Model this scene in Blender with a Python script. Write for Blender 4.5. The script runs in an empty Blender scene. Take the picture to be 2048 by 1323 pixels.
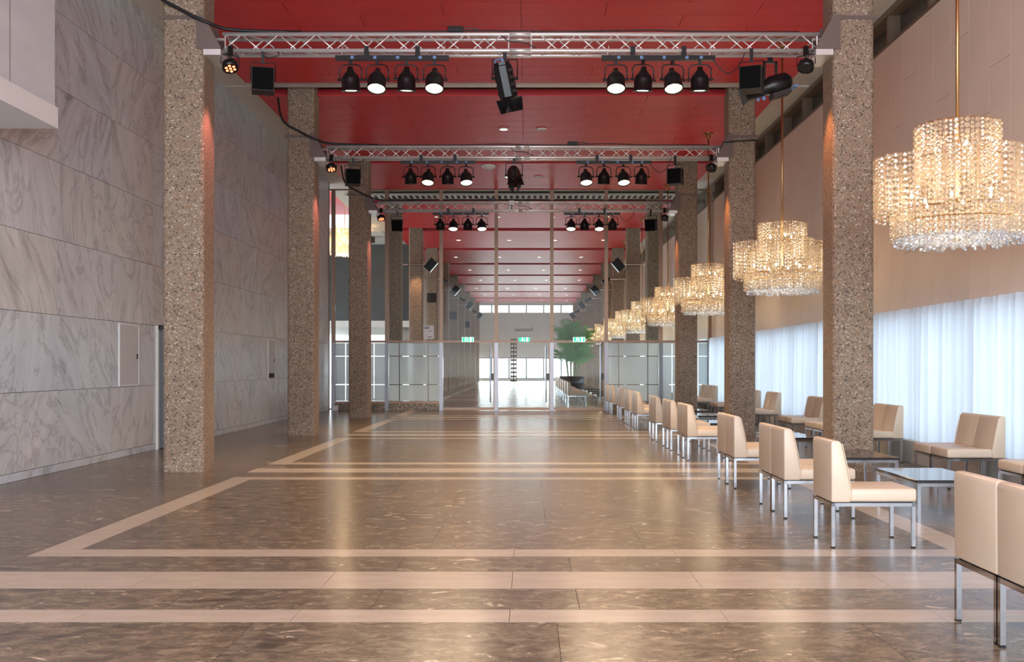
import bpy, bmesh, math, random
from mathutils import Vector, Matrix
random.seed(7)
S = bpy.context.scene
COL = S.collection
PI = math.pi
# ---------------------------------------------------------------- camera
F = 1950.0; CX, CY = 1055.0, 730.0; H = 1.4
cam = bpy.data.cameras.new('camera'); co = bpy.data.objects.new('camera', cam); COL.objects.link(co)
co.location = (0, 0, H); co.rotation_euler = (PI/2, 0, 0)
cam.sensor_width = 36; cam.lens = 36*F/2048
cam.shift_x = (1024-CX)/2048; cam.shift_y = (CY-661.5)/2048
cam.clip_start = .05; cam.clip_end = 400
S.camera = co
# ---------------------------------------------------------------- world and light
W = bpy.data.worlds.new('world'); S.world = W; W.use_nodes = True
bg = W.node_tree.nodes['Background']; bg.inputs[0].default_value = (.80, .89, 1, 1); bg.inputs[1].default_value = 1.45
vs = S.view_settings
vs.view_transform = 'Standard'; vs.look = 'None'; vs.gamma = 1; vs.use_curve_mapping = False; vs.exposure = 1.15
def area(name, loc, rot, sx, sy, power, color):
    l = bpy.data.lights.new(name, 'AREA'); l.shape = 'RECTANGLE'; l.size = sx; l.size_y = sy; l.energy = power; l.color = color
    o = bpy.data.objects.new(name, l); COL.objects.link(o); o.location = loc; o.rotation_euler = rot
    return o
# daylight entering through the curtained window wall and the foyer windows
area('daylight_fill_open_end', (-.2, -3.4, 3.6), (PI/2, 0, 0), 11, 6, 760, (.86, .93, 1))  # added area light filling the open end behind the camera; no glazing there
area('daylight_curtain_windows', (6.6, 17, 1.6), (0, PI/2, 0), 2.6, 28, 66, (.58, .77, 1))
area('daylight_hall_windows', (6.6, 58, 1.6), (0, PI/2, 0), 2.6, 54, 1000, (.85, .92, 1))
area('daylight_far_end_windows', (-.2, 88.2, 1.2), (-PI/2, 0, 0), 11, 1.9, 520, (.92, .96, 1))
area('daylight_foyer_windows', (-14.5, 50, 2.0), (0, -PI/2, 0), 3.6, 60, 1300, (.88, .94, 1))
def lamp(name, kind, loc, power, color, target=None, radius=.05, spot=1.0, blend=.6):
    l = bpy.data.lights.new(name, kind); l.energy = power; l.color = color; l.shadow_soft_size = radius
    o = bpy.data.objects.new(name, l); COL.objects.link(o); o.location = loc
    if kind == 'SPOT':
        l.spot_size = spot; l.spot_blend = blend
        o.rotation_euler = (Vector(target)-Vector(loc)).to_track_quat('-Z', 'Y').to_euler()
    return o
# ---------------------------------------------------------------- materials
def newmat(name):
    m = bpy.data.materials.new(name); m.use_nodes = True
    return m, m.node_tree, m.node_tree.nodes['Principled BSDF']
def nd(nt, t, **kw):
    n = nt.nodes.new(t)
    for k, v in kw.items():
        if k.startswith('i_'): n.inputs[k[2:].replace('_', ' ')].default_value = v
        else: setattr(n, k, v)
    return n
def flat(name, col, rough=.5, metal=0, spec=.5, coat=0):
    m, nt, p = newmat(name)
    p.inputs['Base Color'].default_value = (*col, 1); p.inputs['Roughness'].default_value = rough
    p.inputs['Metallic'].default_value = metal; p.inputs['Specular IOR Level'].default_value = spec
    p.inputs['Coat Weight'].default_value = coat
    return m
def noisy(name, c1, c2, scale, rough=.5, bump=0, metal=0, stretch=(1, 1, 1), detail=4):
    m, nt, p = newmat(name); L = nt.links.new
    tc = nd(nt, 'ShaderNodeTexCoord'); mp = nd(nt, 'ShaderNodeMapping'); mp.inputs['Scale'].default_value = stretch
    n = nd(nt, 'ShaderNodeTexNoise', i_Scale=scale, i_Detail=detail); L(tc.outputs['Object'], mp.inputs[0]); L(mp.outputs[0], n.inputs['Vector'])
    r = nd(nt, 'ShaderNodeValToRGB'); r.color_ramp.elements[0].color = (*c1, 1); r.color_ramp.elements[1].color = (*c2, 1)
    r.color_ramp.elements[0].position = .3; r.color_ramp.elements[1].position = .7
    L(n.outputs['Fac'], r.inputs[0]); L(r.outputs[0], p.inputs['Base Color'])
    p.inputs['Roughness'].default_value = rough; p.inputs['Metallic'].default_value = metal
    if bump:
        b = nd(nt, 'ShaderNodeBump', i_Strength=bump, i_Distance=.01); L(n.outputs['Fac'], b.inputs['Height']); L(b.outputs[0], p.inputs['Normal'])
    return m
def emis(name, col, strength):
    m, nt, p = newmat(name)
    p.inputs['Base Color'].default_value = (*col, 1)
    p.inputs['Emission Color'].default_value = (*col, 1); p.inputs['Emission Strength'].default_value = strength
    return m
def offset_coords(nt, amount=37.0, rot=True):
    """object coordinates shifted (and turned) per slab by the slab's own colour values"""
    L = nt.links.new
    tc = nd(nt, 'ShaderNodeTexCoord'); oi = nd(nt, 'ShaderNodeObjectInfo')
    sc = nd(nt, 'ShaderNodeVectorMath', operation='SCALE'); sc.inputs['Scale'].default_value = amount
    L(oi.outputs['Color'], sc.inputs[0])
    ad = nd(nt, 'ShaderNodeVectorMath', operation='ADD'); L(tc.outputs['Object'], ad.inputs[0]); L(sc.outputs[0], ad.inputs[1])
    return tc, oi, ad
def marble_mat():
    m, nt, p = newmat('grey_veined_marble'); L = nt.links.new
    tc, oi, ad = offset_coords(nt)
    sep = nd(nt, 'ShaderNodeSeparateColor'); L(oi.outputs['Color'], sep.inputs[0])
    ang = nd(nt, 'ShaderNodeMath', operation='MULTIPLY_ADD'); ang.inputs[1].default_value = 2.2; ang.inputs[2].default_value = -1.1
    L(sep.outputs[0], ang.inputs[0])
    vr = nd(nt, 'ShaderNodeVectorRotate', rotation_type='X_AXIS'); L(ad.outputs[0], vr.inputs['Vector']); L(ang.outputs[0], vr.inputs['Angle'])
    mp = nd(nt, 'ShaderNodeMapping'); mp.inputs['Scale'].default_value = (1, 2.6, .55); L(vr.outputs[0], mp.inputs[0])
    n1 = nd(nt, 'ShaderNodeTexNoise', i_Scale=1.6, i_Detail=9, i_Roughness=.68, i_Distortion=.9); L(mp.outputs[0], n1.inputs['Vector'])
    r1 = nd(nt, 'ShaderNodeValToRGB'); e = r1.color_ramp.elements
    e[0].position = .28; e[0].color = (.38, .40, .42, 1); e[1].position = .60; e[1].color = (.68, .71, .725, 1)
    a = e.new(.40); a.color = (.58, .605, .62, 1); a = e.new(.75); a.color = (.75, .775, .785, 1)
    L(n1.outputs['Fac'], r1.inputs[0])
    mp2 = nd(nt, 'ShaderNodeMapping'); mp2.inputs['Scale'].default_value = (1, 1.0, .42); L(vr.outputs[0], mp2.inputs[0])
    n2 = nd(nt, 'ShaderNodeTexNoise', i_Scale=1.1, i_Detail=8, i_Roughness=.62, i_Distortion=1.6); L(mp2.outputs[0], n2.inputs['Vector'])
    s = nd(nt, 'ShaderNodeMath', operation='SUBTRACT'); s.inputs[1].default_value = .5; L(n2.outputs['Fac'], s.inputs[0])
    ab = nd(nt, 'ShaderNodeMath', operation='ABSOLUTE'); L(s.outputs[0], ab.inputs[0])
    r2 = nd(nt, 'ShaderNodeValToRGB'); r2.color_ramp.elements[0].color = (.48, .46, .47, 1); r2.color_ramp.elements[1].color = (1, 1, 1, 1); r2.color_ramp.elements[1].position = .028
    L(ab.outputs[0], r2.inputs[0])
    mx = nd(nt, 'ShaderNodeMix', data_type='RGBA', blend_type='MULTIPLY'); mx.inputs[0].default_value = .55
    L(r1.outputs[0], mx.inputs[6]); L(r2.outputs[0], mx.inputs[7])
    tint = nd(nt, 'ShaderNodeMix', data_type='RGBA', blend_type='MULTIPLY'); tint.inputs[0].default_value = 1
    tr = nd(nt, 'ShaderNodeValToRGB'); tr.color_ramp.elements[0].color = (.97, .93, .88, 1); tr.color_ramp.elements[1].color = (.93, .96, 1, 1)
    L(sep.outputs[1], tr.inputs[0]); L(mx.outputs[2], tint.inputs[6]); L(tr.outputs[0], tint.inputs[7])
    L(tint.outputs[2], p.inputs['Base Color']); p.inputs['Roughness'].default_value = .28
    return m
def stone_floor_mat():
    m, nt, p = newmat('brown_polished_stone'); L = nt.links.new
    tc, oi, ad = offset_coords(nt)
    mp = nd(nt, 'ShaderNodeMapping'); mp.inputs['Scale'].default_value = (.9, 1.5, 1); L(ad.outputs[0], mp.inputs[0])
    n1 = nd(nt, 'ShaderNodeTexNoise', i_Scale=7.5, i_Detail=14, i_Roughness=.80, i_Distortion=.5); L(mp.outputs[0], n1.inputs['Vector'])
    r1 = nd(nt, 'ShaderNodeValToRGB'); e = r1.color_ramp.elements
    e[0].position = .30; e[0].color = (.04, .032, .024, 1); e[1].position = .72; e[1].color = (.56, .45, .32, 1)
    for ps, c in ((.42, (.095, .072, .050)), (.52, (.175, .134, .091)), (.62, (.28, .222, .155))):
        a = e.new(ps); a.color = (*c, 1)
    L(n1.outputs['Fac'], r1.inputs[0])
    n2 = nd(nt, 'ShaderNodeTexNoise', i_Scale=1.7, i_Detail=3, i_Distortion=.6); L(mp.outputs[0], n2.inputs['Vector'])
    r2 = nd(nt, 'ShaderNodeValToRGB'); r2.color_ramp.elements[0].position = .30; r2.color_ramp.elements[1].position = .37
    r2.color_ramp.elements[0].color = (.35, .34, .36, 1); r2.color_ramp.elements[1].color = (1, 1, 1, 1); L(n2.outputs['Fac'], r2.inputs[0])
    mx = nd(nt, 'ShaderNodeMix', data_type='RGBA', blend_type='MULTIPLY'); mx.inputs[0].default_value = .8
    L(r1.outputs[0], mx.inputs[6]); L(r2.outputs[0], mx.inputs[7])
    n3 = nd(nt, 'ShaderNodeTexNoise', i_Scale=2.6, i_Detail=9, i_Roughness=.7, i_Distortion=2.6); L(mp.outputs[0], n3.inputs['Vector'])
    r3 = nd(nt, 'ShaderNodeValToRGB'); r3.color_ramp.elements[0].position = .60; r3.color_ramp.elements[1].position = .65
    L(n3.outputs['Fac'], r3.inputs[0])
    mx2 = nd(nt, 'ShaderNodeMix', data_type='RGBA'); mx2.inputs[7].default_value = (.50, .41, .31, 1)
    L(r3.outputs[0], mx2.inputs[0]); L(mx.outputs[2], mx2.inputs[6])
    sp = nd(nt, 'ShaderNodeSeparateColor'); L(oi.outputs['Color'], sp.inputs[0])
    tn = nd(nt, 'ShaderNodeValToRGB'); tn.color_ramp.elements[0].color = (.80, .80, .82, 1); tn.color_ramp.elements[1].color = (1.0, .95, .88, 1)
    L(sp.outputs[1], tn.inputs[0])
    mt_ = nd(nt, 'ShaderNodeMix', data_type='RGBA', blend_type='MULTIPLY'); mt_.inputs[0].default_value = 1
    L(mx2.outputs[2], mt_.inputs[6]); L(tn.outputs[0], mt_.inputs[7]); L(mt_.outputs[2], p.inputs['Base Color'])
    rr = nd(nt, 'ShaderNodeMapRange'); rr.inputs[3].default_value = .17; rr.inputs[4].default_value = .30; L(n1.outputs['Fac'], rr.inputs[0]); L(rr.outputs[0], p.inputs['Roughness'])
    return m
def aggregate_mat(name, scale, cols, rough=.75):
    m, nt, p = newmat(name); L = nt.links.new
    tc = nd(nt, 'ShaderNodeTexCoord')
    v = nd(nt, 'ShaderNodeTexVoronoi', i_Scale=scale); L(tc.outputs['Object'], v.inputs['Vector'])
    sp = nd(nt, 'ShaderNodeSeparateColor'); L(v.outputs['Color'], sp.inputs[0])
    r = nd(nt, 'ShaderNodeValToRGB'); r.color_ramp.interpolation = 'CONSTANT'; e = r.color_ramp.elements
    e[0].color = (*cols[0][1], 1); e[1].position = cols[1][0]; e[1].color = (*cols[1][1], 1)
    for ps, c in cols[2:]:
        a = e.new(ps); a.color = (*c, 1)
    L(sp.outputs[0], r.inputs[0])
    dr = nd(nt, 'ShaderNodeValToRGB'); dr.color_ramp.elements[0].position = .3; dr.color_ramp.elements[1].position = .75
    L(v.outputs['Distance'], dr.inputs[0])
    mx = nd(nt, 'ShaderNodeMix', data_type='RGBA'); mx.inputs[7].default_value = (.25, .196, .152, 1)
    L(dr.outputs[0], mx.inputs[0]); L(r.outputs[0], mx.inputs[6])
    n = nd(nt, 'ShaderNodeTexNoise', i_Scale=1.3, i_Detail=3); L(tc.outputs['Object'], n.inputs['Vector'])
    rn = nd(nt, 'ShaderNodeValToRGB'); rn.color_ramp.elements[0].color = (.78, .72, .66, 1); rn.color_ramp.elements[1].color = (1.1, 1.06, 1.0, 1)
    L(n.outputs['Fac'], rn.inputs[0])
    m2 = nd(nt, 'ShaderNodeMix', data_type='RGBA', blend_type='MULTIPLY'); m2.inputs[0].default_value = 1
    L(mx.outputs[2], m2.inputs[6]); L(rn.outputs[0], m2.inputs[7]); L(m2.outputs[2], p.inputs['Base Color'])
    b = nd(nt, 'ShaderNodeBump', i_Strength=.7, i_Distance=.006); b.invert = True; L(v.outputs['Distance'], b.inputs['Height']); L(b.outputs[0], p.inputs['Normal'])
    p.inputs['Roughness'].default_value = rough
    return m
def glass_mat(name, tint, refl=.10):
    m, nt, p = newmat(name); L = nt.links.new; nt.nodes.remove(p)
    t = nd(nt, 'ShaderNodeBsdfTransparent'); t.inputs[0].default_value = (*tint, 1)
    g = nd(nt, 'ShaderNodeBsdfGlossy'); g.inputs['Roughness'].default_value = .02
    fr = nd(nt, 'ShaderNodeFresnel', i_IOR=1.15); mx = nd(nt, 'ShaderNodeMixShader')
    L(fr.outputs[0], mx.inputs[0]); L(t.outputs[0], mx.inputs[1]); L(g.outputs[0], mx.inputs[2])
    L(mx.outputs[0], nt.nodes['Material Output'].inputs[0])
    return m
def thin_mat(name, diff, transl, transp, cd, ct, gloss=0):
    """thin sheet that scatters and passes light: curtain, frosted film, crystal"""
    m, nt, p = newmat(name); L = nt.links.new; nt.nodes.remove(p)
    d = nd(nt, 'ShaderNodeBsdfDiffuse'); d.inputs[0].default_value = (*cd, 1)
    t = nd(nt, 'ShaderNodeBsdfTranslucent'); t.inputs[0].default_value = (*ct, 1)
    x = nd(nt, 'ShaderNodeBsdfTransparent'); x.inputs[0].default_value = (*ct, 1)
    g = nd(nt, 'ShaderNodeBsdfGlossy'); g.inputs['Roughness'].default_value = .06
    a = nd(nt, 'ShaderNodeMixShader'); a.inputs[0].default_value = transl/(diff+transl); L(d.outputs[0], a.inputs[1]); L(t.outputs[0], a.inputs[2])
    b = nd(nt, 'ShaderNodeMixShader'); b.inputs[0].default_value = transp; L(a.outputs[0], b.inputs[1]); L(x.outputs[0], b.inputs[2])
    c = nd(nt, 'ShaderNodeMixShader'); c.inputs[0].default_value = gloss; L(b.outputs[0], c.inputs[1]); L(g.outputs[0], c.inputs[2])
    L(c.outputs[0], nt.nodes['Material Output'].inputs[0])
    return m
M = dict(
    marble=marble_mat(), stone=stone_floor_mat(),
    white_stone=noisy('cream_floor_stone', (.40, .33, .255), (.47, .39, .305), 3, .24, stretch=(1, 3, 1)),
    agg=aggregate_mat('exposed_aggregate_concrete', 50, [(0, (.05, .04, .036)), (.10, (.235, .172, .125)), (.36, (.33, .252, .187)), (.60, (.31, .18, .105)), (.72, (.40, .325, .255)), (.93, (.58, .52, .44))]),
    plinth=aggregate_mat('dark_pebble_plinth', 22, [(0, (.03, .03, .025)), (.3, (.20, .17, .12)), (.6, (.35, .30, .22)), (.85, (.06, .05, .05))], .4),
    red=noisy('red_lacquered_panel', (.56, .015, .023), (.63, .020, .030), 1.2, .44),
    red_dark=flat('red_panel_edge', (.40, .012, .02), .45),
    white=flat('white_ceiling_paint', (.70, .67, .62), .6),
    cool_white=noisy('pale_marble_parapet', (.55, .58, .60), (.66, .68, .69), 1.5, .35, stretch=(1, .4, 2)),
    trim_white=flat('white_trim_paint', (.75, .76, .75), .5),
    beige=noisy('beige_wall_panel', (.70, .585, .485), (.75, .63, .525), .8, .42),
    backing=flat('dark_joint_backing', (.16, .13, .11), .8),
    joint=flat('grey_joint', (.13, .115, .10), .7),
    sill=noisy('pale_concrete_sill', (.42, .40, .36), (.52, .50, .46), 3, .6),
    frame_brown=flat('brown_window_frame', (.16, .11, .075), .4),
    dark_pane=flat('dark_blind_behind_glass', (.075, .062, .052), .25),
    curtain=thin_mat('white_voile_curtain', .35, .65, .10, (.80, .84, .92), (.86, .90, .97)),
    frost=thin_mat('frosted_glass_film', .55, .45, .08, (.80, .88, .89), (.84, .92, .93), .05),
    glass=glass_mat('clear_glass', (.95, .98, .97)),
    steel_brown_reflect=flat('steel_painted_brown_reflection', (.27, .175, .12), .38, .45, .4),  # brown colour stands in for the surroundings mirrored in the steel screen frame
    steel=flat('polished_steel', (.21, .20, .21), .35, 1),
    chrome=flat('chrome_tube', (.50, .51, .54), .12, 1),
    alu=flat('aluminium_truss_tube', (.80, .78, .76), .32, .65),
    plate=flat('steel_bracket_plate', (.15, .11, .095), .5, .2),
    black=flat('black_lamp_paint', (.006, .006, .007), .3, 0, .35),
    black_matt=flat('black_speaker_cloth', (.005, .005, .005), .9, 0, .05),
    grey_box=flat('grey_speaker_side', (.035, .028, .028), .6, 0, .2),
    rubber=flat('black_cable_rubber', (.01, .01, .012), .5),
    blue=flat('blue_plastic_knob', (.12, .22, .42), .4),
    leather=noisy('cream_leather', (.57, .455, .34), (.62, .50, .38), 2.5, .42, .03),
    seam=flat('leather_piping', (.56, .43, .31), .5),
    tabletop=flat('dark_gloss_tabletop', (.025, .024, .026), .06, 0, .6),
    brass=flat('brass_rod', (.42, .24, .10), .3, .9),
    crystal=thin_mat('crystal_beads', .5, .5, .66, (.80, .66, .47), (.97, .90, .78), .34),
    crystal_clear=thin_mat('clear_crystal_beads', .5, .5, .62, (.72, .78, .86), (.92, .95, 1), .40),
    bulb=emis('warm_bulb', (1, .78, .50), 60),
    lens=emis('hot_lamp_lens', (1, .74, .44), 14),
    led=emis('red_led_face', (1, .14, .06), 3),
    down=emis('downlight_disc', (1, .80, .58), 5),
    down_off=flat('white_downlight_disc', (.75, .70, .66), .4),
    green=emis('green_exit_face', (.0, .42, .20), .9),
    sign_white=emis('white_exit_pictogram', (.85, 1, .92), 1.0),
    door_blue=flat('grey_blue_door', (.20, .30, .39), .45),
    cabinet=flat('pale_grey_metal_door', (.55, .56, .55), .4),
    paper=flat('white_paper', (.80, .79, .80), .7),
    ink=flat('black_ink', (.03, .03, .03), .6),
    leaf=noisy('palm_green', (.06, .22, .035), (.17, .42, .08), 4, .5),
    stem=flat('palm_stem', (.16, .20, .07), .6),
    pot=flat('dark_planter', (.03, .025, .025), .35),
    soil=flat('dark_soil', (.03, .02, .015), .9),
    dark_wall=noisy('charcoal_wall_panel', (.060, .064, .070), (.075, .08, .086), 2, .5),
    far_white=noisy('pale_ribbed_wall', (.72, .73, .70), (.78, .79, .76), 1, .55),
    paving=noisy('outdoor_paving', (.45, .45, .44), (.55, .55, .53), .5, .8),
)
# ---------------------------------------------------------------- mesh builder
class MB:
    def __init__(s): s.v = []; s.f = []
    def add(s, vs_, fs):
        n = len(s.v); s.v += [tuple(p) for p in vs_]; s.f += [tuple(i+n for i in q) for q in fs]; return s
    def box(s, x0, x1, y0, y1, z0, z1):
        return s.add([(x0, y0, z0), (x1, y0, z0), (x1, y1, z0), (x0, y1, z0), (x0, y0, z1), (x1, y0, z1), (x1, y1, z1), (x0, y1, z1)],
                     [(3, 2, 1, 0), (4, 5, 6, 7), (0, 1, 5, 4), (1, 2, 6, 5), (2, 3, 7, 6), (3, 0, 4, 7)])
    def cyl(s, p0, p1, r, n=10, r1=None, caps=True):
        p0 = Vector(p0); p1 = Vector(p1); r1 = r if r1 is None else r1
        d = (p1-p0).normalized(); a = d.orthogonal().normalized(); b = d.cross(a)
        vs_ = []
        for p, q in ((p0, r), (p1, r1)):
            for i in range(n):
                t = 2*PI*i/n; vs_.append(p+a*(q*math.cos(t))+b*(q*math.sin(t)))
        fs = [(i, (i+1) % n, n+(i+1) % n, n+i) for i in range(n)]
        if caps: fs += [tuple(range(n-1, -1, -1)), tuple(range(n, 2*n))]
        return s.add(vs_, fs)
    def tube(s, pts, r, n=6):
        pts = [Vector(p) for p in pts]; vs_ = []; fs = []; a = None
        for i, p in enumerate(pts):
            d = (pts[min(i+1, len(pts)-1)]-pts[max(i-1, 0)]).normalized()
            a = d.orthogonal().normalized() if a is None else (a-d*a.dot(d)).normalized()
            b = d.cross(a)
            for k in range(n):
                t = 2*PI*k/n; vs_.append(p+a*(r*math.cos(t))+b*(r*math.sin(t)))
            if i:
                o = (i-1)*n; fs += [(o+k, o+(k+1) % n, o+n+(k+1) % n, o+n+k) for k in range(n)]
        fs += [tuple(range(n-1, -1, -1)), tuple(range(len(vs_)-n, len(vs_)))]
        return s.add(vs_, fs)
    def prism(s, poly, z0, z1, axis='z'):
        def P(u, v, w): return (u, v, w) if axis == 'z' else ((u, w, v) if axis == 'y' else (w, u, v))
        n = len(poly)
        vs_ = [P(u, v, z0) for u, v in poly]+[P(u, v, z1) for u, v in poly]
        fs = [(i, (i+1) % n, n+(i+1) % n, n+i) for i in range(n)]+[tuple(range(n-1, -1, -1)), tuple(range(n, 2*n))]
        return s.add(vs_, fs)
    def lathe(s, prof, n=20):
        vs_ = []; fs = []
        for r, z in prof:
            for k in range(n): t = 2*PI*k/n; vs_.append((r*math.cos(t), r*math.sin(t), z))
        for i in range(len(prof)-1):
            fs += [(i*n+k, i*n+(k+1) % n, (i+1)*n+(k+1) % n, (i+1)*n+k) for k in range(n)]
        return s.add(vs_, fs)
    def xf(s, mat): s.v = [tuple(mat @ Vector(p)) for p in s.v]; return s
    def mesh(s, name, mat, bevel=0, seg=2, smooth=False):
        me = bpy.data.meshes.new(name); me.from_pydata(s.v, [], s.f)
        bm = bmesh.new(); bm.from_mesh(me)
        if bevel: bmesh.ops.bevel(bm, geom=bm.edges[:], offset=bevel, segments=seg, affect='EDGES', profile=.5)
        bmesh.ops.recalc_face_normals(bm, faces=bm.faces[:])
        for f in bm.faces: f.smooth = smooth
        bm.to_mesh(me); bm.free()
        me.materials.append(M[mat] if isinstance(mat, str) else mat)
        return me
    def build(s, name, mat, parent=None, bevel=0, seg=2, smooth=False, loc=None):
        return link(name, s.mesh(name, mat, bevel, seg, smooth), parent, loc)
def link(name, data, parent=None, loc=None, rot=None):
    o = bpy.data.objects.new(name, data); COL.objects.link(o)
    if parent: o.parent = parent
    if loc is not None: o.location = loc
    if rot is not None: o.rotation_euler = rot
    return o
def tag(o, label, cat, group=None):
    o['label'] = label; o['category'] = cat
    if group: o['group'] = group
    return o
def thing(name, label, cat, loc=(0, 0, 0), rz=0, group=None):
    return tag(link(name, None, None, loc, (0, 0, rz)), label, cat, group)
def struct(o): o['kind'] = 'structure'; return o
def dup(root, loc, rz=None, label=None, group=None, parent=None):
    r = root.copy(); COL.objects.link(r); r.parent = parent
    if loc is not None: r.location = loc
    if rz is not None: r.rotation_euler = (0, 0, rz)
    if label: r['label'] = label
    if group: r['group'] = group
    for ch in root.children: dup(ch, None, None, parent=r)
    return r
def B(*a): return MB().box(*a)
ORD = ['first', 'second', 'third', 'fourth', 'fifth', 'sixth', 'seventh', 'eighth', 'ninth', 'tenth', 'eleventh', 'twelfth']
ORD += ['thirteenth', 'fourteenth', 'fifteenth', 'sixteenth', 'seventeenth', 'eighteenth', 'nineteenth', 'twentieth', 'twenty-first']
TL = ['the profile-spotlight truss', 'the middle truss', 'the truss by the glass screen']
D = 6.63
COLY = [13.0+D*k for k in range(12)]
GY = 30.3                      # glass screen
XL, XR = -6.18, 5.75           # marble wall, curtain wall
ENDY = 87.0
# ---------------------------------------------------------------- floor
floor = struct(B(-6.4, 6.0, -3.4, ENDY+.5, -.25, -.012).build('floor', 'joint'))
slab_cache = {}
def slab(x0, x1, y0, y1, mat):
    if x1-x0 < .02 or y1-y0 < .02: return
    k = (round(x1-x0, 3), round(y1-y0, 3), mat)
    if k not in slab_cache:
        w, d = k[0]/2-.0015, k[1]/2-.0015
        slab_cache[k] = B(-w, w, -d, d, -.03, 0).mesh('floor_slab', mat)
    o = link('floor_slab', slab_cache[k], floor, ((x0+x1)/2, (y0+y1)/2, 0))
    o.color = (random.random(), random.random(), random.random(), 1)
FX0, FX1 = -3.675, 3.475
def split(a, b, step, off=0.0):
    out = [a]; x = math.floor(a/step)*step+off
    while x < b-.08:
        if x > a+.08: out.append(x)
        x += step
    return out+[b]
def row(x0, x1, y0, y1, mat, step=1.2, off=-.1):
    xs = split(x0, x1, step, off % step)
    for a, b in zip(xs, xs[1:]): slab(a, b, y0, y1, mat)
far_cells = []
def floor_period(c, lo, hi, near):
    """one bay of paving: cream cross band at c, then a cream frame round a dark field"""
    f0, f1 = c+.78, c+D-.78
    rows = [(c-.25, c+.25, 'band'), (c+.25, f0, 'dark'), (f0, f0+.27, 'band'), (f0+.27, f1-.27, 'field'), (f1-.27, f1, 'band'), (f1, c+D-.25, 'dark')]
    for y0, y1, kind in rows:
        y0, y1 = max(y0, lo), min(y1, hi)
        if y1-y0 < .05: continue
        st = 1.2 if near else 40
        if kind == 'band': row(FX0, FX1, y0, y1, 'white_stone', st)
        elif kind == 'dark': row(FX0, FX1, y0, y1, 'stone', st, .3)
        else:
            n = 4 if near else 1
            for i in range(n):
                a, b = y0+(y1-y0)*i/n, y0+(y1-y0)*(i+1)/n
                row(FX0+.275, FX1-.275, a, b, 'stone', 1.65 if near else 40, .16 if i % 2 else .9)
            slab(FX0, FX0+.275, y0, y1, 'white_stone'); slab(FX1-.275, FX1, y0, y1, 'white_stone')
    a, b = max(c-.25, lo), min(c+D-.25, hi)
    n = 3 if near else 1
    for i in range(n):
        p, q = a+(b-a)*i/n, a+(b-a)*(i+1)/n
        row(XL, FX0, p, q, 'stone', 1.25 if near else 40, .1); row(FX1, XR, p, q, 'stone', 1.25 if near else 40, .2)
for k in range(-2, 13):
    c = 6.37+D*k
    lo, hi = max(c-.25, -3.2), min(c+D-.25, ENDY)
    near = c+D > 3 and c < GY
    if hi > lo: floor_period(c, lo, hi, near)
fl2 = struct(B(-15, -6.4, GY+.1, ENDY+.5, -.25, 0).build('floor_foyer', 'stone'))
g = B(-80, 80, -60, 160, -.6, -.3).build('ground', 'paving'); struct(g)
# ---------------------------------------------------------------- marble wall with slabs
wl = struct(B(-6.5, XL-.03, -3.4, GY+.3, -.1, 7.3).build('wall_left', 'joint'))
ZJ = [.105, 1.07, 2.06, 3.05, 4.07, 5.05, 6.05, 7.12]
DOOR0, DOOR1, DOORZ = 16.2, 17.35, 2.06
mcache = {}
def mslab(y0, y1, z0, z1):
    if y1-y0 < .03: return
    k = (round(y1-y0, 3), round(z1-z0, 3))
    if k not in mcache:
        a, b = k[0]/2-.003, k[1]/2-.003
        mcache[k] = B(-.035, 0, -a, a, -b, b).mesh('marble_slab', 'marble')
    o = link('marble_slab', mcache[k], wl, (XL, (y0+y1)/2, (z0+z1)/2))
    o.color = (random.random(), random.random(), random.random(), 1)
for i in range(-9, 11):
    y0, y1 = 12.82+1.64*i, 12.82+1.64*(i+1)
    y1 = min(y1, GY)
    if y0 >= GY: break
    for j in range(7):
        z0, z1 = ZJ[j], ZJ[j+1]
        if z1 <= DOORZ+.01 and y0 < DOOR1 and y1 > DOOR0:
            mslab(y0, DOOR0, z0, z1); mslab(DOOR1, y1, z0, z1)
        else: mslab(y0, y1, z0, z1)
    for a, b in ((y0, min(y1, DOOR0)), (max(y0, DOOR1), y1)) if (y0 < DOOR1 and y1 > DOOR0) else ((y0, y1),):
        mslab(a, b, 0, .105)
dr = struct(B(XL-.005, XL+.025, DOOR0+.05, DOOR1-.05, .01, DOORZ-.05).build('door_1', 'door_blue'))
MB().box(XL, XL+.04, DOOR0, DOOR0+.05, 0, DOORZ).box(XL, XL+.04, DOOR1-.05, DOOR1, 0, DOORZ).box(XL, XL+.04, DOOR0+.05, DOOR1-.05, DOORZ-.05, DOORZ).build('door_frame', 'trim_white', dr)
B(XL+.04, XL+.10, DOOR0+.02, DOOR0+.30, DOORZ-.06, DOORZ+.01).build('door_closer', 'black', dr)
MB().cyl((XL+.025, DOOR1-.13, 1.05), (XL+.08, DOOR1-.13, 1.05), .012).cyl((XL+.08, DOOR1-.13, 1.05), (XL+.08, DOOR1-.26, 1.05), .01).build('door_handle', 'chrome', dr)
def wall_cabinet(y0, y1, z0, z1, label, vent):
    t = thing('wall_cabinet', label, 'wall cabinet', (XL, (y0+y1)/2, z0))
    w = (y1-y0)/2; h = z1-z0
    MB().box(-.005, .018, -w, -w+.03, 0, h).box(-.005, .018, w-.03, w, 0, h).box(-.005, .018, -w+.03, w-.03, 0, .03).box(-.005, .018, -w+.03, w-.03, h-.03, h).build('frame', 'trim_white', t)
    d = B(-.005, .012, -w+.034, w-.034, .034, h-.034).build('door', 'cabinet', t)
    MB().cyl((.012, w-.09, h*.5), (.024, w-.09, h*.5), .02).box(.012, .020, w-.11, w-.07, h*.5-.06, h*.5-.025).build('lock', 'black', d)
    if vent: B(.012, .02, -w+.06, w-.14, .06, .17).build('vent', 'grey_box', d)
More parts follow.
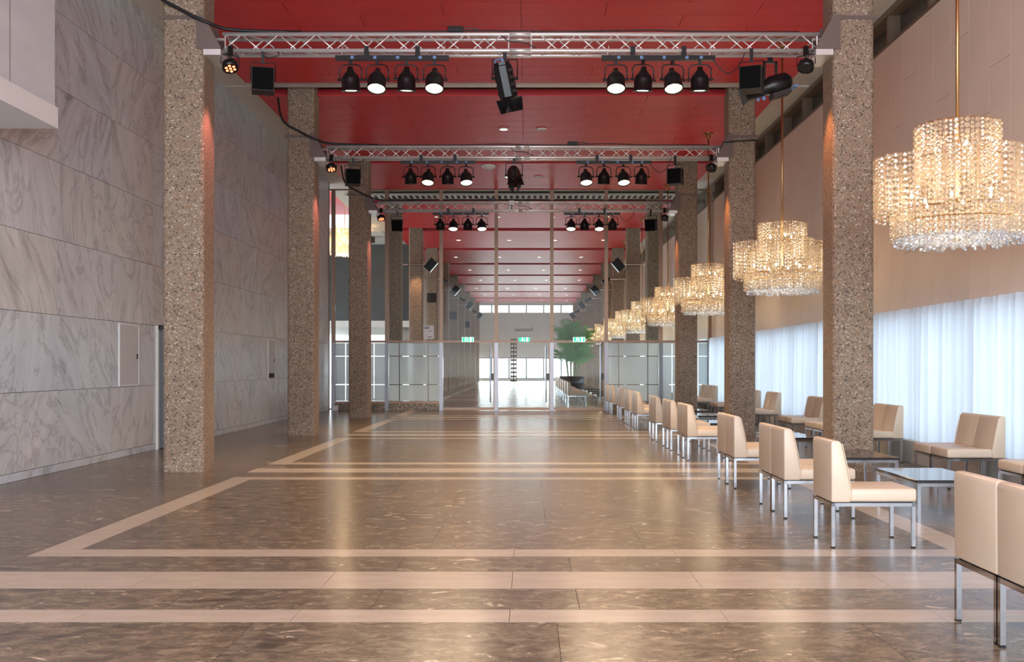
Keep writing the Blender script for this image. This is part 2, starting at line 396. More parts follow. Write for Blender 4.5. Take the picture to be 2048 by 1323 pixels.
wall_cabinet(14.73, 15.49, 1.08, 2.04, 'flush pale cabinet door with black lock in the marble wall beside the blue door', False)
wall_cabinet(23.2, 23.85, 1.04, 2.03, 'narrow white cabinet with lock and small dark grille on the marble wall', True)
# balcony box over the marble wall
bal = struct(B(XL, -5.26, -3.2, 10.85, 4.25, 7.12).build('wall_balcony', 'cool_white'))
B(XL, -5.20, -3.2, 10.80, 4.02, 4.25).build('edge_trim', 'trim_white', bal)
for y in (4.0, 7.0, 9.9): B(-5.262, -5.257, y, y+.008, 4.26, 7.1).build('panel_joint', 'joint', bal)
# ---------------------------------------------------------------- curtain wall (right)
wr = struct(B(XR+.03, 6.1, -3.4, ENDY, 2.24, 6.48).build('wall_right', 'backing'))
pcache = {}
def wpanel(y0, y1, z0, z1):
    k = (round(y1-y0, 3), round(z1-z0, 3))
    if k not in pcache: pcache[k] = B(-.0, .035, -k[0]/2+.003, k[0]/2-.003, -k[1]/2+.003, k[1]/2-.003).mesh('wall_panel', 'beige')
    link('wall_panel', pcache[k], wr, (XR, (y0+y1)/2, (z0+z1)/2))
for i in range(46):
    y0 = 5.0+.55*i; y1 = y0+.55
    zz = [2.24]+[z for z in ((3.62, 5.1) if i % 3 == 0 else (4.55,) if i % 3 == 1 else (3.1, 5.75))]+[6.48]
    for a, b in zip(zz, zz[1:]): wpanel(y0, y1, a, b)
struct(B(XR, XR+.03, -3.4, 5.0, 2.24, 6.48).build('wall_right_near', 'beige'))
struct(B(XR, XR+.03, 30.3, ENDY, 2.24, 6.48).build('wall_right_far', 'beige'))
struct(B(5.52, 6.1, -3.4, ENDY, -.05, .31).build('trim_1', 'sill'))
MB().box(XR-.01, XR+.03, 5.0, 30.3, 2.205, 2.24).build('curtain_rail_strip', 'frame_brown', wr)
# clerestory strip
wc = struct(MB().box(XR, 6.1, -3.4, ENDY, 6.48, 6.53).box(XR, 6.1, -3.4, ENDY, 6.98, 7.06).build('window_1', 'frame_brown'))
post_m = B(0, .34, -.04, .04, 0, .45).mesh('window_post', 'frame_brown')
pane_d = B(0, .02, -.76, .76, 0, .45).mesh('dark_pane', 'dark_pane'); pane_c = B(0, .02, -.76, .76, 0, .45).mesh('pane', 'glass')
y = -2.0
while y < ENDY-1:
    link('window_post', post_m, wc, (XR+.01, y, 6.53))
    link('pane', pane_d if y < 29 else pane_c, wc, (XR+.2, y+.8, 6.53)); y += 1.6
# big windows behind the curtains
ww = struct(MB().box(5.86, 5.96, -3.4, ENDY, .31, .37).box(5.86, 5.96, -3.4, ENDY, 2.18, 2.24).build('window_2', 'frame_brown'))
mull = B(-.05, .05, -.035, .035, .37, 2.18).mesh('mullion', 'frame_brown'); pn = B(-.005, .005, -.8, .8, .37, 2.18).mesh('pane', 'glass')
y = 4.4
while y < ENDY:
    link('mullion', mull, ww, (5.91, y, 0)); link('pane', pn, ww, (5.91, y+.84, 0)); y += 1.65
def curtain(y0, y1, seed, segs):
    r = random.Random(seed); m = MB(); n = segs; rows = (2.24, 2.15, 1.2, .31)
    ph = [r.uniform(0, 6.28) for _ in range(4)]
    for j, z in enumerate(rows):
        for i in range(n+1):
            t = i/n; yy = y0+(y1-y0)*t
            amp = (.030, .040, .052, .056)[j]*min(1, .35+8*min(t, 1-t))
            s_ = math.sin(t*(y1-y0)/.105*PI+ph[0]+.9*math.sin(t*7+ph[1]))+.45*math.sin(t*23+ph[2]+j*.25)
            m.v.append((amp*s_, yy-(y0+y1)/2+.018*math.sin(t*31+ph[3]+j*.4)*(j > 0)*min(1, 6*min(t, 1-t)), z))
    for j in range(3):
        for i in range(n): a = j*(n+1)+i; m.f.append((a, a+1, a+n+2, a+n+1))
    return m.mesh('curtain', 'curtain', smooth=True)
cv = [curtain(0, 1.648, s, 90) for s in range(4)]
y = 4.4; i = 0
while y < GY-.6:
    o = tag(link('curtain', cv[i % 4], None, (5.65, y+.83, 0)), 'gathered white voile curtain behind the cream chairs, %s from the glass screen' % ORD[15-i], 'curtain', 'white curtains before the glass screen')
    y += 1.65; i += 1
cvf = curtain(0, 3.298, 9, 120)
y = GY+.6
while y < ENDY-3:
    tag(link('curtain', cvf, None, (5.65, y+1.65, 0)), 'white voile curtain in the far hall, %s beyond the glass screen' % ORD[int((y-GY)/3.3)], 'curtain', 'white curtains beyond the glass screen'); y += 3.3
# ---------------------------------------------------------------- ceiling
ce = struct(B(-6.5, 6.1, -3.4, ENDY+.2, 7.12, 7.35).build('ceiling', 'white'))
for x0, x1 in ((-6.18, -5.47), (5.07, 5.75)):
    for k in range(12):
        for q in range(4):
            B(x0, x1, 13.3+D*k+q*1.6, 13.3+D*k+q*1.6+1.594, 7.085, 7.12).build('white_plank', 'white', ce) if k < 3 else None
RZ = 6.85
rp_cache = {}
def red_bay(y0, y1, near):
    b = struct(B(-5.45, 5.05, y0, y1, RZ+.022, RZ+.13).build('ceiling_red', 'red_dark'))
    nr = 11 if near else 5
    dy = (y1-y0)/nr
    for i in range(nr):
        xs = [-5.45, -2.62, -.10, 2.43, 5.05] if near else [-5.45, -.1, 5.05]
        if near and i % 2: xs = [-5.45, -3.7, -1.3, -.10, 1.2, 3.55, 5.05]
        for a, c in zip(xs, xs[1:]):
            k = (round(c-a, 3), round(dy, 3))
            if k not in rp_cache: rp_cache[k] = B(-k[0]/2+.005, k[0]/2-.005, -k[1]/2+.005, k[1]/2-.005, 0, .025).mesh('red_plank', 'red')
            link('red_plank', rp_cache[k], b, ((a+c)/2, y0+dy*(i+.5), RZ))
    return b
bays = [(-.2, 5.55), (6.45, 12.2), (13.1, 18.83), (19.72, 25.45), (26.35, 30.4)]
for y0, y1 in bays: red_bay(y0, y1, y0 > 6)
for k in range(8): red_bay(32.95+D*k, 32.95+D*k+5.75, False)
# white service pipe in each slot
for k in range(3):
    y = 12.66+D*k
    tag(MB().cyl((-5.4, y-.05, 6.99), (5.0, y-.05, 6.99), .11, 14).build('ceiling_pipe', 'white', smooth=True), 'white pipe across the red ceiling slot above '+TL[k], 'pipe', 'pipes in the ceiling slots')
gr = tag(MB().box(-6.0, 5.6, 32.0, 32.75, 6.98, 7.04).build('air_grille', 'white'), 'white air grille across the ceiling slot behind the glass screen', 'air grille')
sm = B(-.05, .05, 0, .5, 0, .012).mesh('slot', 'grey_box')
for i in range(58): link('slot', sm, gr, (-5.8+.195*i, 32.1, 6.970))
# ceiling downlights
dl = {}
for nm, mt in (('on', 'down'), ('off', 'down_off')):
    dl[nm] = (MB().lathe([(.085, 0), (.12, 0), (.125, -.012), (.085, -.02)], 20).mesh('ring', 'trim_white', smooth=True), MB().cyl((0, 0, -.004), (0, 0, -.012), .088, 20).mesh('disc', mt))
def downlight(x, y, on, label, group):
    t = thing('ceiling_downlight', label, 'downlight', (x, y, RZ), 0, group)
    a, b = dl['on' if on else 'off']; link('ring', a, t); link('disc', b, t)
for y, xs in ((16.1, (-.55, .32)), (22.5, (-.55, .32)), (28.2, (-.55, .32))):
    for i, x in enumerate(xs):
        downlight(x, y, i == 0 and y > 20, 'round recessed light, %s half of red ceiling, behind %s' % (('marble', 'window')[i], TL[(0, 1, 2)[int((y-13)/D)]]), 'downlights before the glass screen')
for k in range(8):
    for i, x in enumerate((-3.3, -1.1, .9, 3.0)):
        downlight(x+.35*math.sin(k*2.1), 35.8+D*k, True, 'small warm downlight, %s red ceiling field beyond the glass screen, %s from foyer side' % (ORD[k], ORD[i]), 'downlights beyond the glass screen')
    for x in (-3.3, 3.0): lamp('downlight_beam', 'SPOT', (x+.35*math.sin(k*2.1), 35.8+D*k, RZ-.04), 45, (1, .84, .66), (x, 35.8+D*k, 0), .08, 2.5, .8)
t = thing('smoke_detector', 'white oval detector on the red ceiling behind the middle truss', 'detector', (-1.06, 26.6, RZ))
MB().lathe([(.19, 0), (.2, -.03), (.16, -.075), (.0, -.09)], 20).build('cap', 'trim_white', t, smooth=True); MB().cyl((0, 0, -.085), (0, 0, -.1), .04).build('sensor', 'paper', t)
# ---------------------------------------------------------------- columns
def rounded(hx, hy, r, n=5):
    pts = []
    for cx, cy, a0 in ((hx-r, hy-r, 0), (-hx+r, hy-r, 90), (-hx+r, -hy+r, 180), (hx-r, -hy+r, 270)):
        for i in range(n+1):
            a = math.radians(a0+90*i/n); pts.append((cx+r*math.cos(a), cy+r*math.sin(a)))
    return pts
colm = MB().prism(rounded(.27, .25, .06), 0, 7.12).mesh('column', 'agg', smooth=False)
for k, y in enumerate(COLY):
    for x, side in ((-4.51, 0), (4.27, 1)):
        if k < 3: lab = ('tall pebbled concrete column holding the marble-side end of %s', 'tall pebbled concrete column among chairs holding the window-side end of %s')[side] % TL[k]
        else: lab = ('pebbled concrete column on the foyer side, %s beyond the glass screen', 'pebbled concrete column on the chandelier side, %s beyond the glass screen')[side] % ORD[k-3]
        o = tag(link('column', colm, None, (x, y, 0)), lab, 'column', ('marble wall side columns', 'window side columns')[side]+(' near' if k < 3 else ' far'))
# ---------------------------------------------------------------- trusses
TZ0, TZ1, TX0, TX1 = 5.56, 5.775, -4.03, 3.86
def brace_mesh(dx, dy, dz):
    return MB().cyl((-dx/2, -dy/2, -dz/2), (dx/2, dy/2, dz/2), .0095, 6).mesh('brace', 'alu', smooth=True)
bup, bdn = brace_mesh(.247, 0, .215), brace_mesh(.247, 0, -.215)
bfl, bfr = brace_mesh(.247, .2, 0), brace_mesh(.247, -.2, 0)
def truss(yc, lab):
    t = thing('lighting_truss', lab, 'truss', (0, yc, TZ0), 0, None)
    hz = TZ1-TZ0
    for y in (-.1, .1):
        for z in (0, hz):
            MB().cyl((TX0, y, z), (TX1, y, z), .027, 12).build('chord', 'alu', t, smooth=True)
            MB().cyl((-.24, y, z), (.04, y, z), .032, 12).build('coupler', 'alu', t, smooth=True)
    n = 32; dx = (TX1-TX0)/n
    for i in range(n):
        x = TX0+dx*(i+.5)
        if -.27 < x < .07: continue
        link('brace', bup if i % 2 == 0 else bdn, t, (x, -.1, hz/2)); link('brace', bdn if i % 2 == 0 else bup, t, (x, .1, hz/2))
        link('brace', bfl if i % 2 == 0 else bfr, t, (x, 0, 0)); link('brace', bfr if i % 2 == 0 else bfl, t, (x, 0, hz))
    for x in (TX0+.03, -.25, .05, TX1-.03):
        for y in (-.1, .1): MB().cyl((x, y, 0), (x, y, hz), .011, 6).build('rung', 'alu', t)
        for z in (0, hz): MB().cyl((x, -.1, z), (x, .1, z), .011, 6).build('rung', 'alu', t)
    return t
def bracket(xc, yc, s, lab):
    """steel clamp round a column with two triangular gussets that carries the truss end"""
    t = thing('column_bracket', lab, 'bracket', (xc, yc, TZ0), 0, 'truss brackets on the columns')
    xi = s*.272
    for y in (-.262, .252):
        B(-.30, .30, y, y+.01, .36, .41).build('clamp_strap', 'plate', t)
        poly = [(xi-s*.09, .40), (xi-s*.09, -.03), (s*.50, -.03), (s*.50, .0), (xi+s*.01, .40)]
        MB().prism(poly if s > 0 else poly[::-1], y-.004, y+.014, 'y').build('gusset', 'plate', t)
    B(min(xi, s*.5), max(xi, s*.5), -.26, .26, -.105, -.03).build('bottom_channel', 'alu', t)
    MB().cyl((xi, 0, .18), (s*.48, 0, .18), .02).build('tension_bolt', 'alu', t)
sides = ('marble wall', 'window')
for k in range(3):
    truss(COLY[k], ('aluminium lattice truss carrying the long profile spotlight and two lamp bars', 'middle aluminium lattice truss with an open-doored spotlight at its centre', 'aluminium lattice truss hung closest to the glass screen')[k])
    bracket(-4.51, COLY[k], 1, 'steel bracket fixing '+TL[k]+' to the marble-side column'); bracket(4.27, COLY[k], -1, 'steel bracket fixing '+TL[k]+' to the window-side column')
# ---------------------------------------------------------------- stage lamps
def tilt(m, a, pivot=(0, 0, -.2)): return m.xf(Matrix.Translation(pivot) @ Matrix.Rotation(a, 4, 'X') @ Matrix.Translation(-Vector(pivot)))
def par_meshes(a):
    body = tilt(MB().lathe([(.0, -.035), (.035, -.035), (.04, -.075), (.075, -.12), (.108, -.16), (.118, -.20), (.122, -.33), (.128, -.335), (.128, -.35), (.115, -.35), (.11, -.33)], 20), a).mesh('body', 'black', smooth=True)
    lens = tilt(MB().lathe([(.0, -.345), (.06, -.341), (.11, -.33)], 20), a).mesh('lens', 'lens', smooth=True)
    return body, lens
yoke = MB().tube([(-.145, 0, -.22), (-.145, 0, -.06), (-.12, 0, -.015), (-.06, 0, 0), (.06, 0, 0), (.12, 0, -.015), (.145, 0, -.06), (.145, 0, -.22)], .009, 6).mesh('yoke', 'black', smooth=True)
clampm = MB().box(-.02, .02, -.02, .02, -.005, .05).mesh('clamp', 'black')
knob = MB().cyl((.115, 0, -.2), (.175, 0, -.2), .016, 8).cyl((-.175, 0, -.2), (-.115, 0, -.2), .016, 8).mesh('tilt_knobs', 'black')
PF, PB = par_meshes(math.radians(-20)), par_meshes(math.radians(9))
def lamp_bar(k, x0, x1, lx, fwd, side):
    yc = COLY[k]-.1; z = TZ0-.10
    t = thing('lamp_bar', 'black lamp bar clamped under %s, %s side' % (TL[k], side), 'lamp bar', ((x0+x1)/2, yc, z))
    w = (x1-x0)/2
    B(-w, w, -.03, .03, -.03, .03).build('bar', 'black', t)
    for x in (-w*.45, w*.45): B(x-.03, x+.03, -.035, .035, .03, .15).build('hook_clamp', 'black', t)
    for x in (-w*.7, -w*.3, w*.1, w*.5, w*.75): B(x-.02, x+.02, -.036, -.03, -.018, .018).build('socket', 'blue', t)
    for x in (-w*.9, w*.9):
        MB().cyl((x, 0, .0), (x+.02, 0, .16), .006, 6).build('safety_wire', 'alu', t)
    for i, x in enumerate(lx):
        on = fwd[i]
        p = thing('stage_lamp', 'black can lamp, %s, %s from the %s end, %s' % ('bright lens' if on else 'aimed down', ORD[i if side == 'marble wall' else 3-i], side.split()[0], TL[k]), 'stage lamp', (x, yc, z-.085), random.uniform(-.25, .25), 'stage lamps on bar %d %s' % (k+1, side))
        b = link('body', (PF if on else PB)[0], p); link('lens', (PF if on else PB)[1], b)
        link('yoke', yoke, p); link('clamp', clampm, p); link('tilt_knobs', knob, p)
        lamp('stage_lamp_beam', 'SPOT', (x, yc-(.16 if on else -.06), z-.47), 170, (1, .76, .50), (x*1.15, yc-(4.0 if on else -1.5), 0), .08, 1.35, .9)
BARS = [(-2.54, -1.04, (-2.34, -1.99, -1.60, -1.23)), (.98, 2.48, (1.17, 1.53, 1.92, 2.28))]
for k in range(3):
    lamp_bar(k, *BARS[0], (0, 1, 0, 1), 'marble wall'); lamp_bar(k, *BARS[1], (1, 0, 1, 0), 'window')
def aim(axis):
    return Vector(axis).normalized().to_track_quat('-Z', 'Y').to_matrix().to_4x4()
def fresnel(loc, axis, label, drop=.28):
    t = thing('fresnel_spotlight', label, 'spotlight', loc)
    R = Matrix.Translation((0, 0, -drop)) @ aim(axis)
    oct_ = [(.125*math.cos(PI/8+i*PI/4), .14*math.sin(PI/8+i*PI/4)) for i in range(8)]
    b = MB().prism(oct_, -.25, .17).xf(R).build('body', 'black', t, .012)
    for i in range(4): MB().box(-.131+i*.0, -.125, -.05, .05, -.2+.09*i, -.16+.09*i).box(.125, .131, -.05, .05, -.2+.09*i, -.16+.09*i).xf(R).build('cooling_fin', 'grey_box', b)
    MB().prism([(x*.85, y*.85) for x, y in oct_], .17, .21).xf(R).build('rear_cap', 'black', b)
    MB().tube([(-.06, -.05, .2), (-.06, -.05, .25), (.06, -.05, .25), (.06, -.05, .2)], .014).cyl((0, .03, .2), (0, .03, .25), .022).xf(R).build('blue_handle', 'blue', b)
    MB().lathe([(0, -.262), (.06, -.258), (.11, -.252)], 16).xf(R).build('lens', 'brass', b, smooth=True)
    for i in range(4):
        q = Matrix.Rotation(i*PI/2, 4, 'Z') @ Matrix.Translation((0, .125, -.26)) @ Matrix.Rotation(math.radians(-28), 4, 'X')
        MB().prism([(-.12, 0), (.12, 0), (.17, -.2), (-.17, -.2)], -.002, .002, 'y').xf(R @ q).build('barn_door', 'black', t)
    MB().tube([(-.165, 0, -drop), (-.165, 0, -.03), (.165, 0, -.03), (.165, 0, -drop)], .010).cyl((-.18, 0, -drop), (-.12, 0, -drop), .02).cyl((.12, 0, -drop), (.18, 0, -drop), .02).build('yoke', 'black', t)
    B(-.025, .025, -.025, .025, -.03, .06).build('clamp', 'black', t)
fresnel((-.30, COLY[0]-.1, TZ0-.09), (.22, .25, -1), 'large spotlight with closed barn doors under the truss that carries the profile spotlight')
fresnel((-.27, COLY[1]-.1, TZ0-.09), (.08, -.75, -.62), 'spotlight with spread barn doors and visible lens under the middle truss', .27)
t = thing('profile_spotlight', 'long black profile spotlight with blue knobs hung level beside the window-side column', 'spotlight', (3.27, COLY[0]+.18, TZ0-.06))
R = Matrix.Translation((0, 0, -.34)) @ aim((-.93, -.05, -.30))
b = MB().lathe([(0, .30), (.08, .30), (.13, .24), (.135, .02), (.115, -.02), (.10, -.06), (.095, -.34), (.105, -.345), (.105, -.37), (.08, -.37), (0, -.36)], 20).xf(R).build('body', 'black', t, smooth=True)
B(-.10, .10, -.17, -.11, -.02, .24).xf(R).build('ballast_box', 'grey_box', b)
MB().tube([(-.07, -.10, .29), (-.07, -.10, .35), (.07, -.10, .35), (.07, -.10, .29)], .014).xf(R).build('blue_handle', 'blue', b)
MB().cyl((0, -.10, -.12), (0, -.15, -.12), .025).cyl((0, -.10, -.2), (0, -.14, -.2), .02).xf(R).build('focus_knobs', 'blue', b)
B(-.12, .12, -.12, .12, -.385, -.375).xf(R).build('gel_frame', 'black', b)
MB().box(-.085, -.055, -.02, .02, -.34, -.0).box(.075, .105, -.02, .02, -.34, -.0).box(-.085, .105, -.02, .02, -.02, .0).build('yoke', 'black', t)
B(-.02, .04, -.03, .03, 0, .06).build('clamp', 'black', t)
def speaker(loc, rz, rx, label, w=.29, h=.31, d=.26):
    t = thing('loudspeaker', label, 'loudspeaker', loc, rz)
    R = Matrix.Translation((0, 0, -.21)) @ Matrix.Rotation(rx, 4, 'X') @ Matrix.Translation((0, 0, -h/2))
    B(-w/2, w/2, -d/2, d/2, -h/2, h/2).xf(R).build('cabinet', 'grey_box', t, .008)
    B(-w/2+.012, w/2-.012, -d/2-.012, -d/2+.002, -h/2+.012, h/2-.012).xf(R).build('grille', 'black_matt', t, .004)
    MB().tube([(-w/2-.012, 0, -.36), (-w/2-.012, 0, -.12), (w/2+.012, 0, -.12), (w/2+.012, 0, -.36)], .008).build('bracket', 'black', t)
    B(-.02, .02, -.02, .02, -.13, .05).build('clamp', 'black', t)
for k in range(3):
    y = COLY[k]-.1
    speaker((-3.50, y, TZ0-.04), .25 if k < 2 else .1, 0 if k < 2 else .2, 'small black loudspeaker under %s, marble side' % TL[k])
    speaker((2.95 if k < 2 else 3.3, y-.06, TZ0-.04), -.35, 0 if k < 2 else .2, 'small black loudspeaker under %s, window side' % TL[k])
def led_par(loc, rz, label, tgt, col, face):
    t = thing('led_spotlight', label, 'spotlight', loc, rz)
    a = math.radians(-24)
    b = tilt(MB().lathe([(0, -.12), (.06, -.12), (.10, -.15), (.105, -.24), (.09, -.24), (.09, -.235)], 16), a, (0, 0, -.18)).build('body', 'black', t, smooth=True)
    tilt(MB().cyl((0, 0, -.226), (0, 0, -.234), .09, 16), a, (0, 0, -.18)).build('front_plate', 'black', b)
    for q in range(7):
        r_ = 0 if q == 6 else .056; u = q*PI/3
        tilt(MB().cyl((r_*math.cos(u), r_*math.sin(u), -.232), (r_*math.cos(u), r_*math.sin(u), -.238), .019, 8), a, (0, 0, -.18)).build('led', face, b)
    MB().tube([(-.12, 0, -.18), (-.12, 0, -.05), (.12, 0, -.05), (.12, 0, -.18)], .008).build('yoke', 'black', t)
    B(-.03, .03, -.03, .03, -.06, .07).build('clamp', 'black', t)
    MB().tube([(.05+.07*math.cos(q*PI/6), .02, -.06+.07*math.sin(q*PI/6)) for q in range(11)], .006).build('cable_loop', 'rubber', t)
    lamp('led_glow', 'SPOT', (loc[0], loc[1]-.05, loc[2]-.28), 70, col, tgt, .05, .7, .7)
for k in range(3):
    y = COLY[k]-.12
    led_par((-3.93, y, TZ0-.02), .6, 'small LED spot glowing red at the marble end of %s' % TL[k], (-4.3, COLY[k], 3.6), (1, .30, .26), 'led')
    led_par((3.68, y, TZ0-.02), -.6, 'small black LED spot at the window end of %s' % TL[k], (4.05, COLY[k], 3.6), (1, .34, .10), 'grey_box')
# cables
def cable(pts, r, label, name='black_cable'):
    P = [Vector(p) for p in pts]; out = []
    for i in range(len(P)-1):
        p0, p1, p2, p3 = P[max(i-1, 0)], P[i], P[i+1], P[min(i+2, len(P)-1)]
        for s in range(6):
            u = s/6
            out.append(.5*((2*p1)+(-p0+p2)*u+(2*p0-5*p1+4*p2-p3)*u*u+(-p0+3*p1-3*p2+p3)*u**3))
    out.append(P[-1])
    return tag(MB().tube(out, r, 6).build(name, 'rubber', smooth=True), label, 'cable')
for k in range(3):
    y = COLY[k]
    cable([(-5.0, y-.1, 6.75), (-4.85, y-.30, 6.25), (-4.5, y-.31, 6.02), (-4.2, y-.29, 5.88), (-3.9, y-.12, 5.83), (-3.0, y-.05, 5.82)], .022, 'thick black cable looping past the column onto '+TL[k])
    cable([(-3.2, y-.07, 5.815), (-1.5, y-.1, 5.81), (-.6, y-.08, 5.83), (.4, y-.1, 5.81), (1.6, y-.07, 5.84), (2.4, y-.1, 5.81), (3.6, y-.06, 5.82)], .010, 'thin black cable lying along the top of '+TL[k])
    cable([(2.45, y-.1, TZ0-.12), (2.62, y-.12, TZ0-.30), (2.78, y-.1, TZ0-.22), (2.88, y-.08, TZ0-.02)], .007, 'short black lead sagging beside the window-side bar of '+TL[k])
    cable([(-3.35, y-.1, TZ0+.05), (-3.28, y-.12, TZ0-.06), (-3.42, y-.12, TZ0-.1), (-3.5, y-.1, TZ0-.06)], .008, 'short black lead above the marble-side loudspeaker of '+TL[k])
    cable([(-.35, y-.1, TZ1), (-.25, y-.12, TZ0+.12), (-.05, y-.12, TZ0+.10), (.12, y-.1, TZ0+.03)], .007, 'thin black lead woven through the centre of '+TL[k])
    t = thing('cable_box', 'small black junction box on top of '+TL[k], 'junction box', (-.95 if k != 1 else .9, y-.1, TZ1+.03))
    B(-.10, .10, -.04, .04, 0, .07).build('case', 'black', t, .006); MB().tube([(.1, 0, .04), (.2, 0, .06), (.3, 0, .03)], .008).build('lead', 'rubber', t)
    if k == 1: cable([(3.9, y-.2, 5.82), (4.0, y-.29, 5.83), (4.5, y-.30, 5.86), (4.62, y-.2, 5.86)], .014, 'black strap pulled across the window-side column at the middle truss')
t = thing('dome_camera', 'small white camera fixed to the front of the truss by the glass screen', 'camera', (-.42, COLY[2]-.175, TZ0+.02))
B(-.07, .07, -.05, .045, .10, .22).build('housing', 'trim_white', t, .01); B(-.08, .08, -.08, .045, -.04, .05).build('camera_body', 'trim_white', t, .012)
MB().cyl((0, -.08, .005), (0, -.10, .005), .025, 12).build('lens', 'black', t); B(-.015, .015, -.02, .02, .05, .10).build('stem', 'grey_box', t)
# ---------------------------------------------------------------- chandeliers
def clover(n):
    """outline of four overlapping round lobes, evenly spaced points"""
    pts = []
    for i in range(720):
        a = 2*PI*i/720; best = 0
        for q in range(4):
            c = q*PI/2; d, r = .40, .39
            k = a-c; disc = r*r-(d*math.sin(k))**2
            if disc >= 0: best = max(best, d*math.cos(k)+math.sqrt(disc))
        pts.append(Vector((best*math.cos(a), best*math.sin(a), 0)))
    ln = [0]
    for i in range(720): ln.append(ln[-1]+(pts[(i+1) % 720]-pts[i]).length)
    out = []; j = 0
    for k in range(n):
        s_ = ln[-1]*k/n
        while ln[j+1] < s_: j += 1
        out.append(pts[j % 720].lerp(pts[(j+1) % 720], (s_-ln[j])/(ln[j+1]-ln[j]+1e-9)))
    return out
ico = bmesh.new(); bmesh.ops.create_icosphere(ico, subdivisions=1, radius=1)
ICO_V = [v.co.copy() for v in ico.verts]; ICO_F = [tuple(v.index for v in f.verts) for f in ico.faces]; ico.free()
def bead_curtain(outline, z1, z0, big, small):
    m = MB()
    for i, p in enumerate(outline):
        rot = Matrix.Rotation(random.uniform(0, 6), 3, 'Z'); V = [rot @ v for v in ICO_V]
        r = big if i % 2 == 0 else small
        z = z1-random.uniform(0, .012)
        while z > z0:
            m.add([v*r+p+Vector((0, 0, z)) for v in V], ICO_F); z -= r*2.04
    return m
def ring(r, n): return [Vector((r*math.cos(2*PI*i/n), r*math.sin(2*PI*i/n), 0)) for i in range(n)]
CZ = 2.60
chand = thing('crystal_chandelier', '', 'chandelier', (4.25, 9.64, CZ))
bm_ = MB(); 
for prt, args, mt in (('bead_curtain_top', (ring(.385, 50), 1.15, .62, .029, .019), 'crystal'), ('bead_curtain_middle', (clover(112), .83, .24, .029, .019), 'crystal'),
                      ('bead_curtain_lower', (ring(.61, 82), .30, .04, .028, .018), 'crystal'), ('bead_curtain_inner', (ring(.52, 64), .20, .02, .024, .018), 'crystal_clear'),
                      ('bead_curtain_base', (ring(.34, 44)+ring(.44, 56)+ring(.58, 80)+ring(.22, 26), .055, .0, .026, .022), 'crystal_clear')):
    o = bead_curtain(*args).build(prt, mt, chand); o['kind'] = 'stuff'
def hoop(r, z): return MB().tube([(r*math.cos(2*PI*i/40), r*math.sin(2*PI*i/40), z) for i in range(41)], .006, 5)
for r, z in ((.385, 1.16), (.61, .32), (.52, .22), (.40, .84)): hoop(r, z).build('hoop', 'brass', chand)
for a in range(4): MB().cyl((0, 0, .84), (.75*math.cos(a*PI/2), .75*math.sin(a*PI/2), .84), .007, 6).build('arm', 'brass', chand)
MB().cyl((0, 0, .25), (0, 0, RZ-CZ), .017, 10).build('rod', 'brass', chand, smooth=True)
MB().lathe([(.03, -.16), (.05, -.13), (.05, -.05), (.12, -.03), (.12, 0)], 16).xf(Matrix.Translation((0, 0, RZ-CZ))).build('ceiling_rose', 'brass', chand)
bulb_m = MB().lathe([(0, -.024), (.011, -.018), (.016, 0), (.011, .016), (.005, .026), (0, .026)], 8).mesh('bulb', 'bulb', smooth=True)
for i in range(8):
    a = i*PI/4+.2; rr = .30 if i % 2 else .5
    link('bulb', bulb_m, chand, (rr*math.cos(a), rr*math.sin(a), .45))
for i in range(3): a = i*2.1+.5; link('bulb', bulb_m, chand, (.2*math.cos(a), .2*math.sin(a), .95))
CHL = 'tiered crystal bead chandelier hanging between the columns before the glass screen'; CHF = 'tiered crystal bead chandelier hanging between the columns beyond the glass screen'
chand['label'] = 'tiered crystal bead chandelier, fourth from the glass screen before it'; chand['group'] = 'chandeliers before the glass screen'
lamp('chandelier_light', 'POINT', (4.25, 9.64, CZ+.45), 16, (1, .80, .56), radius=.2)
for k in range(-1, 11):
    if k == 0: continue
    y = 9.64+D*k
    dup(chand, (4.25, y, CZ), label='tiered crystal bead chandelier, %s from the glass screen %s it' % ((ORD[3-k], 'before') if y < GY else (ORD[k-4], 'beyond')), group='chandeliers before the glass screen' if y < GY else 'chandeliers beyond the glass screen')
    lamp('chandelier_light', 'POINT', (4.25, y, CZ+.45), 16, (1, .80, .56), radius=.2)
c2 = dup(chand, (-7.5, 40, 5.9), label='crystal chandelier high in the foyer behind the marble wall'); del c2['group']
lamp('foyer_chandelier_light', 'POINT', (-7.5, 40, 6.4), 90, (1, .7, .4), radius=.25)
# ---------------------------------------------------------------- chairs and tables
def make_chair():
    t = thing('lounge_chair', '', 'chair')
    w = .243
    B(.125, .655, -w, w, .352, .455).build('seat', 'leather', t, .022, 3, True)
    prof = [(0, .350), (.145, .350), (.150, .44), (.118, .62), (.078, .80), (.055, .822), (.006, .822), (-.004, .80)]
    bk = MB().prism([(x, z) for x, z in prof], -w, w, 'y').build('backrest', 'leather', t, .010, 2, True)
    for y in (-w-.001, w+.001): MB().tube([(.147, y, .36), (.152, y, .44), (.120, y, .62), (.080, y, .80)], .004, 5).build('piping', 'seam', bk)
    fw = w-.004; q = .014
    MB().box(0, .645, -fw, -fw+2*q, .318, .345).box(0, .645, fw-2*q, fw, .318, .345).box(0, 2*q, -fw+2*q, fw-2*q, .318, .345).box(.645-2*q, .645, -fw+2*q, fw-2*q, .318, .345).build('seat_frame', 'chrome', t)
    lg = B(-q, q, -q, q, .012, .345).mesh('leg', 'chrome'); ft = B(-q, q, -q, q, 0, .012).mesh('foot', 'black')
    for x in (q, .645-q):
        for y in (-fw+q, fw-q):
            l = link('leg', lg, t, (x, y, 0)); link('foot', ft, l)
    B(.02, .63, -w+.02, w-.02, .344, .353).build('underside', 'black', t)
    return t
ch0 = make_chair(); used = []
